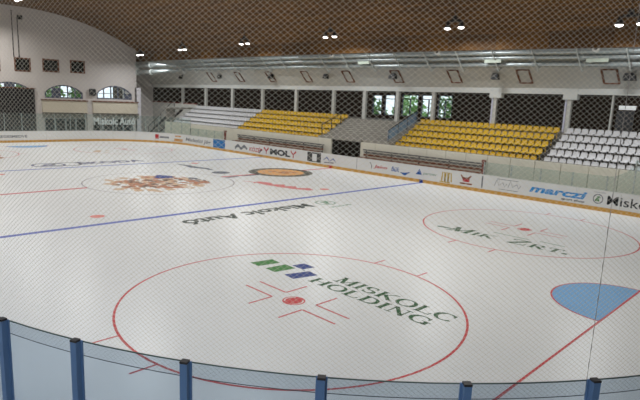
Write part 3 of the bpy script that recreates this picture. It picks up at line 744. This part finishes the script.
MB().box(60.0, 61.0, -21.0, -17.1, 3.75, 3.95).build('top_landing', CONC, stf); MB().box(60.55, 60.75, -18.4, -17.2, 0, 3.75).build('landing_post', CONC, stf)

# seats
def seat_mesh(mm):
    w2 = .2; prof = [(.24, .40), (.20, .43), (.0, .41), (-.13, .42), (-.2, .50), (-.235, .62), (-.25, .74)]   # y toward rink, z
    bm = MB(); th = .035
    for k, (y, z) in enumerate(prof):
        ww = w2*(1.0 if 0 < k < 6 else .86)
        for s in (-1, -.5, .5, 1): bm.v.append((s*ww, y + (.025 if abs(s) == 1 and k > 3 else 0), z + (.03 if abs(s) == 1 and 0 < k < 4 else 0)))
    n = len(prof)
    for k in range(n-1):
        for j in range(3): a = 4*k+j; bm.f.append((a, a+1, a+5, a+4))
    base = len(bm.v)
    bm.v += [(x, y-(th if z > .46 else 0), z-(th if z <= .46 else 0)) for x, y, z in bm.v[:base]]
    for k in range(n-1):
        for j in range(3): a = base+4*k+j; bm.f.append((a, a+4, a+5, a+1))
    for k in range(n-1):
        for j in (0, 3): a = 4*k+j; q = (a, a+4, base+a+4, base+a); bm.f.append(q if j == 0 else q[::-1])
    for j in range(3): a = j; bm.f.append((a, base+a, base+a+1, a+1)); a = 4*(n-1)+j; bm.f.append((a, a+1, base+a+1, base+a))
    for x in (-.13, .13):
        b0 = len(bm.v); bm.box(x-.02, x+.02, -.05, .0, 0, .39)
    return bm.mesh('seat', mm, False)
SY_, SW_ = seat_mesh(YEL), seat_mesh(WHT)
PS = .473
ORD = ['front', 'second', 'third', 'fourth', 'top']
def block(X0, X1, me, nm, colour, anchor, grp, rev=False):
    n = int((X1-X0)/PS)
    for k in range(5):
        for i in range(n):
            o = bpy.data.objects.new(nm, me); COL.objects.link(o)
            o.location = (X0+PS*(i+.5), -17.1-TR*k-.46, T0+DT*k)
            tag(o, '%s plastic stadium seat, %s from %s, %s row' % (colour, ordn(n-i if rev else i+1), anchor, ORD[k]), 'seat', '%s, %s row' % (grp, ORD[k]))
block(7.3, 14.3, SW_, 'white_stadium_seat', 'white', 'the nearer yellow seats by the rounded glass', 'white seats behind the side glass', True)
block(14.35, 25.75, SY_, 'yellow_stadium_seat', 'yellow', 'the blue stair railing', 'yellow seats beside the blue stair railing', True)
block(33.75, 46.55, SY_, 'yellow_stadium_seat', 'yellow', 'the grey stair handrail', 'yellow seats beyond the stairs')
block(46.6, 59.9, SW_, 'white_stadium_seat', 'white', 'the farther yellow seats towards the end wall', 'white seats near the end wall')

# players benches
def bench(X0, X1, label):
    root = thing('players_bench', ((X0+X1)/2, -16.4, 0), label, 'bench')
    MB().box(X0, X1, -16.9, -15.35, -.04, .45).build('platform', CONCD, root)
    for i in range(3): MB().box(X0+.1, X1-.1, -16.35+.17*i, -16.2+.17*i, 1.08, 1.13).build('seat_slat', BROWN, root)
    for i in range(2): MB().box(X0+.1, X1-.1, -16.62, -16.57, 1.2+.2*i, 1.36+.2*i).build('back_slat', BROWN if i == 0 else BGREY, root)
    MB().box(X0+.05, X1-.05, -16.66, -16.55, 1.62, 1.72).build('back_rail', BGREY, root)
    n = max(2, int((X1-X0)/2.5))
    for i in range(n+1):
        X = X0+.3+(X1-X0-.6)*i/n; MB().box(X-.04, X+.04, -16.36, -15.9, .45, 1.08).box(X-.03, X+.03, -16.72, -16.64, .45, 1.66).box(X-.03, X+.03, -16.72, -16.3, 1.02, 1.08).build('leg', DKMET, root)
bench(17.2, 28.0, 'long brown slatted players bench below the yellow seats next to the side glass')
bench(32.4, 45.0, 'long brown slatted players bench below the yellow seats beyond the dark tunnel')

# ================================================================== GALLERY: columns, door, sign
cols = [(11.35, .1), (14.0, .26), (19.33, .26), (24.7, .28), (28.3, .34), (32.0, .36), (35.9, .34), (41.2, .36), (46.7, .38), (52.3, .4), (57.9, .4), (63.4, .4)]
for i, (X, wd) in enumerate(cols):
    slim = i == 0; grp = None
    lab = 'slim pale post in the gallery opening beside the white sign' if slim else ('pale gallery column with flared cap and lavender pipe behind the %s' % ('white seats' if i == 1 else 'yellow seats') if i in (1, 2) else 'plain pale square gallery column, %s from the end wall' % ordn(12-i))
    root = thing('gallery_column', (X, -21.18, 3.95), lab, 'column', None if slim else ('capped gallery columns' if i in (1, 2) else 'plain gallery columns'))
    MB().box(X-wd/2, X+wd/2, -21.3, -21.06, 3.95, 6.47).build('shaft', SOFF, root)
    if i in (1, 2):
        MB().box(X-.5, X+.42, -21.4, -20.95, 6.12, 6.82).build('capital', mat('beam_pale', S(208, 210, 206)), root)
        MB().tube([(X+.26, -21.2, 3.95), (X+.26, -21.2, 6.1)], .075, 8).build('drain_pipe', LAVEN, root)
gd = thing('gallery_door', (11.7, -25.44, 3.95), 'grey door under a white lit sign on the gallery back wall', 'door')
MB().box(11.2, 12.3, -25.48, -25.42, 3.95, 5.55).build('door_leaf', mat('door_grey', S(120, 124, 134), 0.5, 0.1, 2.0), gd); MB().box(11.32, 11.36, -25.42, -25.36, 4.8, 4.95).build('handle', ALU, gd)
tag(MB().box(11.15, 12.2, -25.5, -25.38, 5.62, 5.86).box(11.12, 12.23, -25.5, -25.4, 5.86, 5.9).build('white_sign', mat('sign_white', S(235, 238, 238), 0.4, 0.02, 2.0, emit=(0.95, 1.0, 1.0), estr=0.6)), 'plain white sign box above the grey gallery door', 'sign')
for i, (a, b, c, d_) in enumerate(WX):
    root = thing('window_%d' % (n+1+i), ((a+b)/2, -25.65, c), None, None); root['kind'] = 'structure'
    me = fill2d([[(a, c), (b, c), (b, d_), (a, d_)], [(a+.09, c+.09), (b-.09, c+.09), (b-.09, d_-.09), (a+.09, d_-.09)]], .12, lambda p, q, r: (p, -25.6+r, q)); me.materials.append(FRAME); link('window_frame', me, root)
    MB().box(a+.05, b-.05, -25.62, -25.6, c+.05, d_-.05).build('pane', G_WIN, root)
    MB().box(a+.09, b-.09, -25.65, -25.55, d_-.45, d_-.38).build('transom', FRAME, root)
    if (b-a) > 1.4: MB().box((a+b)/2-.05, (a+b)/2+.05, -25.65, -25.55, c+.09, d_-.45).build('mullion', FRAME, root)

# ================================================================== DUCTS, LAMPS, SPEAKERS
for i, (s, r, lab) in enumerate(((.10, .17, 'uppermost'), (.215, .17, 'middle'), (.37, .19, 'lowest'))):
    root = thing('ventilation_duct', soff(30, s, .32), '%s of three long galvanised ducts along the sloping soffit' % lab, 'duct')
    path = [Vector(soff(X, s, .32)) for X in [-6+3.0*k for k in range(23)]]
    MB().tube(path, r, 14).build('duct_tube', DUCT, root, True)
    if i == 1: duct_mid = root
    for k in range(20): X = -4+3.3*k; p0 = Vector(soff(X, s, .32)); p1 = Vector(soff(X+.07, s, .32)); MB().tube([p0, p1], r+.02, 14).build('duct_collar', STRUT, root)
    if i == 0:
        for X in (11.7, 22.6, 33.3):
            c = Vector(soff(X, s, .32)); dn = Vector((.0, .93, .36)); q = MB().tube([c+dn*.12, c+dn*.34], [.15, .22], 14).build('air_nozzle', mat('nozzle_white', S(232, 232, 226), 0.5, 0.03, 3.0), root)
            MB().tube([c+dn*.341, c+dn*.346], .1, 12).build('nozzle_mouth', DKMET, q)
    if i == 1:
        for X in (11.7, 18.4, 30.0): c = soff(X, s, .5); MB().box(X-.62, X+.62, c[1]-.1, c[1]+.06, c[2]-.2, c[2]+.02).build('junction_box', mat('box_pale_green', S(196, 206, 190), 0.5, 0.05, 3.0), root)
# duct bends at the end wall
for i, (z, y) in enumerate(((9.05, -17.2), (8.2, -17.3))):
    p1 = Vector(soff(60.2, .2+.16*i, .5)); pts = [Vector((67.9, y, z)), Vector((64.2, y, z)), Vector((63.2, y-.05, z+.02)), Vector((61.6, (y+p1.y)/2, (z+p1.z)/2)), p1]
    root = thing('duct_bend', (67.9, y, z), '%s wide bright duct stub leaving the end wall under the vault' % ('upper' if i == 0 else 'lower'), 'duct')
    MB().tube(pts, [.3, .3, .3, .26, .2], 16).build('duct_tube', DUCT, root, True)
    MB().tube([(67.95, y, z), (67.85, y, z)], .42, 16).build('wall_flange', STRUT, root); MB().tube([(64.3, y, z), (64.15, y, z)], .37, 16).build('duct_collar', STRUT, root)
for k in range(20):
    X = 10.0+2.75*k
    MB().bar(soff(X, .0, .56), soff(X, .47, .56), .07, .06).bar(soff(X, .47, .56), soff(X, .47, .02), .06).bar(soff(X, .02, .56), soff(X, .02, .02), .06).build('strap_bar', STRUT, duct_mid)
for si, (X, wd) in enumerate(((10.2, .5), (18.8, .36), (27.9, .45), (35.7, .3), (43.7, .4), (53.0, .3), (61.5, .3))):
    p = soff(X, .62, 0); root = thing('loudspeaker', p, 'black box loudspeaker under the ducts, %s from the end wall' % ordn(7-si), 'speaker', 'loudspeakers under the ducts')
    p = soff(X, .64, .33); MB().hexa([(X-wd*.7, p[1]-.18, p[2]-.24), (X+wd*.7, p[1]-.18, p[2]-.24), (X+wd*.7, p[1]+.22, p[2]-.2), (X-wd*.7, p[1]+.22, p[2]-.2)], [(X-wd*.55, p[1]-.2, p[2]+.2), (X+wd*.55, p[1]-.2, p[2]+.2), (X+wd*.55, p[1]+.12, p[2]+.2), (X-wd*.55, p[1]+.12, p[2]+.2)]).build('cabinet', BLACK, root)
    MB().bar(soff(X, .64, 0), soff(X, .64, .3), .08).build('bracket', DKMET, root)
def lamp(X, Y, z, idx, row, pw=1.0, lc=LAMP_COL):
    root = thing('twin_lamp', (X, Y, z), 'twin hanging lamp, %s from the end wall over the %s' % (ordn(idx), row), 'lamp', 'twin lamps over the %s' % row)
    zc = zceil(X, Y)
    MB().tube([(X, Y, z+.45), (X, Y, zc)], .02, 5).build('hanger', DKMET, root)
    MB().box(X-.35, X+.35, Y-.09, Y+.09, z+.36, z+.5).hexa([(X-.16, Y-.13, z+.44), (X+.16, Y-.13, z+.44), (X+.16, Y+.13, z+.44), (X-.16, Y+.13, z+.44)], [(X-.1, Y-.1, z+.72), (X+.1, Y-.1, z+.72), (X+.1, Y+.1, z+.72), (X-.1, Y+.1, z+.72)]).build('ballast_box', DKMET, root)
    for s in (-1, 1):
        cx = X+s*.5
        sh = MB().tube([(cx, Y, z+.42), (cx, Y, z+.3), (cx, Y, z+.1), (cx, Y, z+.0)], [.08, .11, .19, .22], 14).build('reflector', DKMET, root, True)
        MB().tube([(cx, Y, z-.001), (cx, Y, z-.04), (cx, Y, z-.09)], [.195, .185, .1], 14).build('glowing_bowl', LAMPE, sh, True)
        MB().bar((X+s*.3, Y, z+.43), (cx, Y, z+.36), .06).build('arm', DKMET, root)
    for s in (-.5, .5):
        ld = bpy.data.lights.new('lamp_light', 'AREA'); ld.shape = 'DISK'; ld.size = .34; ld.spread = math.radians(165); ld.energy = LAMP_W*pw/2; ld.color = lc
        lo = bpy.data.objects.new('lamp_light', ld); COL.objects.link(lo); lo.parent = root; lo.location = (s, 0, -.1)
for i, (X, z) in enumerate(((62.8, 10.05), (53.0, 10.3), (41.9, 10.4), (30.7, 10.4), (19.5, 10.35), (9.2, 9.85))): lamp(X, -15.0, z, i+1, 'stand side boards', 1.0, (0.95, 0.98, 1.0))
for i, X in enumerate((63.2, 53.0, 41.9, 30.7, 19.5, 9.3)): lamp(X, .9, 12.95, i+1, 'middle of the ice', 1.65)
for i, X in enumerate((53.0, 41.9, 30.7, 19.5, 9.3, 0.0)): lamp(X, 11.0, 11.4, i+1, 'near side boards', .12, LAMP_COOL)
for i, X in enumerate((41.9, 30.7, 19.5, 9.3, 0.0)): lamp(X, 18.0, 8.9, i+1, 'near side stand, added fill light', .75, LAMP_COOL)  # unseen row added to brighten the net from the camera side

# ------------------------------------------------------------------ small things on the far wall
o = thing('wall_speaker', (XW-.2, -11.15, 5.0), 'black box speaker between the arched windows on the end wall', 'speaker')
MB().hexa([(XW-.5, -11.5, 5.05), (XW-.1, -11.5, 4.95), (XW-.1, -10.8, 4.95), (XW-.5, -10.8, 5.05)], [(XW-.42, -11.5, 5.75), (XW-.1, -11.5, 5.8), (XW-.1, -10.8, 5.8), (XW-.42, -10.8, 5.75)]).build('cabinet', BLACK, o)
MB().box(XW-.1, XW, -11.25, -11.05, 5.2, 5.5).build('bracket', DKMET, o)
for y, zt in ((-2.6, 13.9), (-3.15, 13.2)):
    tag(MB().tube([(XW-.05, y, 8.9), (XW-.05, y, zt)], .045, 6).box(XW-.1, XW, y-.07, y+.07, 8.9, 9.0).box(XW-.1, XW, y-.07, y+.07, zt-.1, zt).build('wall_conduit', DKMET), '%s thin dark vertical conduit on the end wall above a square window' % ('longer' if zt > 13.5 else 'shorter'), 'conduit', 'conduits on the end wall')
o = thing('wall_floodlight', (XW-.2, -3.35, 13.2), 'small dark floodlight high on the end wall beside the conduits', 'light')
MB().hexa([(XW-.45, -3.6, 13.1), (XW-.2, -3.6, 13.0), (XW-.2, -3.1, 13.0), (XW-.45, -3.1, 13.1)], [(XW-.4, -3.6, 13.4), (XW-.2, -3.6, 13.45), (XW-.2, -3.1, 13.45), (XW-.4, -3.1, 13.4)]).build('housing', BLACK, o); MB().box(XW-.2, XW, -3.4, -3.3, 13.15, 13.3).build('bracket', DKMET, o)
# big dark gate hanging in front of the first arched window
g = thing('dark_gate', (XW-.3, -2.0, 0), 'large black curtained gate in front of the end wall window', 'gate')
for i in range(10): y0 = -4.45+.5*i; MB().hexa([(XW-.35, y0, .0), (XW-.25, y0+.25, 0), (XW-.35, y0+.5, 0), (XW-.2, y0+.5, 0), (XW-.2, y0, 0)], [(XW-.35, y0, 5.45), (XW-.25, y0+.25, 5.45), (XW-.35, y0+.5, 5.45), (XW-.2, y0+.5, 5.45), (XW-.2, y0, 5.45)]).build('curtain_fold', mat('curtain_black', S(30, 27, 28), 0.9, 0.2, 3.0), g)
MB().box(XW-.4, XW-.0, -4.55, .6, 5.45, 5.56).build('head_rail', RUST, g)
# white wall lettering over the glazed doors
v, f = text_mesh('Miskolc Autó', .035); lt = put(v, f, (XW-.09, -11.2, 1.35), (0, -1, 0), (0, 0, 1), 5.5, .95, 'wall_lettering', mat('letter_white', S(246, 246, 246), 0.5, 0.03, 3.0))
for vv in list(lt.data.vertices): pass
so = lt.modifiers.new('thick', 'SOLIDIFY'); so.thickness = .04
tag(lt, 'white lettering mounted in front of the glazed doors on the end wall', 'lettering')

# ================================================================== TREES outside the windows
def tree(x, y, h, r, mm, label, grp):
    root = thing('leafy_tree', (x, y, -.3), label, 'tree', grp)
    MB().tube([(x, y, -.3), (x+.1, y, h*.35), (x, y+.1, h*.6)], [.22, .17, .08], 7).build('trunk', BARK, root)
    mb = MB(); rr = random.Random(int(x*7+y*13))
    for i in range(900):
        a, b, k = rr.uniform(0, 6.28), math.acos(rr.uniform(-1, 1)), rr.random()**.4
        c = Vector((x+r*k*math.sin(b)*math.cos(a), y+r*k*math.sin(b)*math.sin(a), h*.62+h*.38*k*math.cos(b)))
        u_ = Vector((rr.uniform(-1, 1), rr.uniform(-1, 1), rr.uniform(-1, 1))).normalized(); v_ = u_.orthogonal().normalized(); s = rr.uniform(.14, .3)
        mb.poly([c-u_*s, c+v_*s*.5, c+u_*s, c-v_*s*.5])
    mb.build('crown', mm, root)
for i, (x, y, h, r) in enumerate(((76.5, -1.5, 7.0, 2.2), (77, -6.4, 7.4, 1.7), (76.5, -9.6, 6.4, 1.3), (78, -13.2, 6.8, 1.2))):
    tree(x, y, h, r, LEAF if i % 2 else LEAF2, 'green leafy tree outside %s' % ('the arched window above the black gate', 'the middle arched window, away from the speaker', 'the middle arched window, nearer the black speaker', 'the arched window beside the corner pillar')[i], 'trees outside the end wall')
for i, (x, y, h, r) in enumerate(((29.5, -31.5, 7.0, 2.4), (34.8, -32.0, 6.6, 2.0), (40, -32, 6.0, 1.8))):
    tree(x, y, h, r, LEAF2 if i % 2 else LEAF, 'green leafy tree outside the gallery windows %s' % ('behind the nearer yellow seats', 'above the stairs', 'beyond the stairs')[i], 'trees outside the gallery')
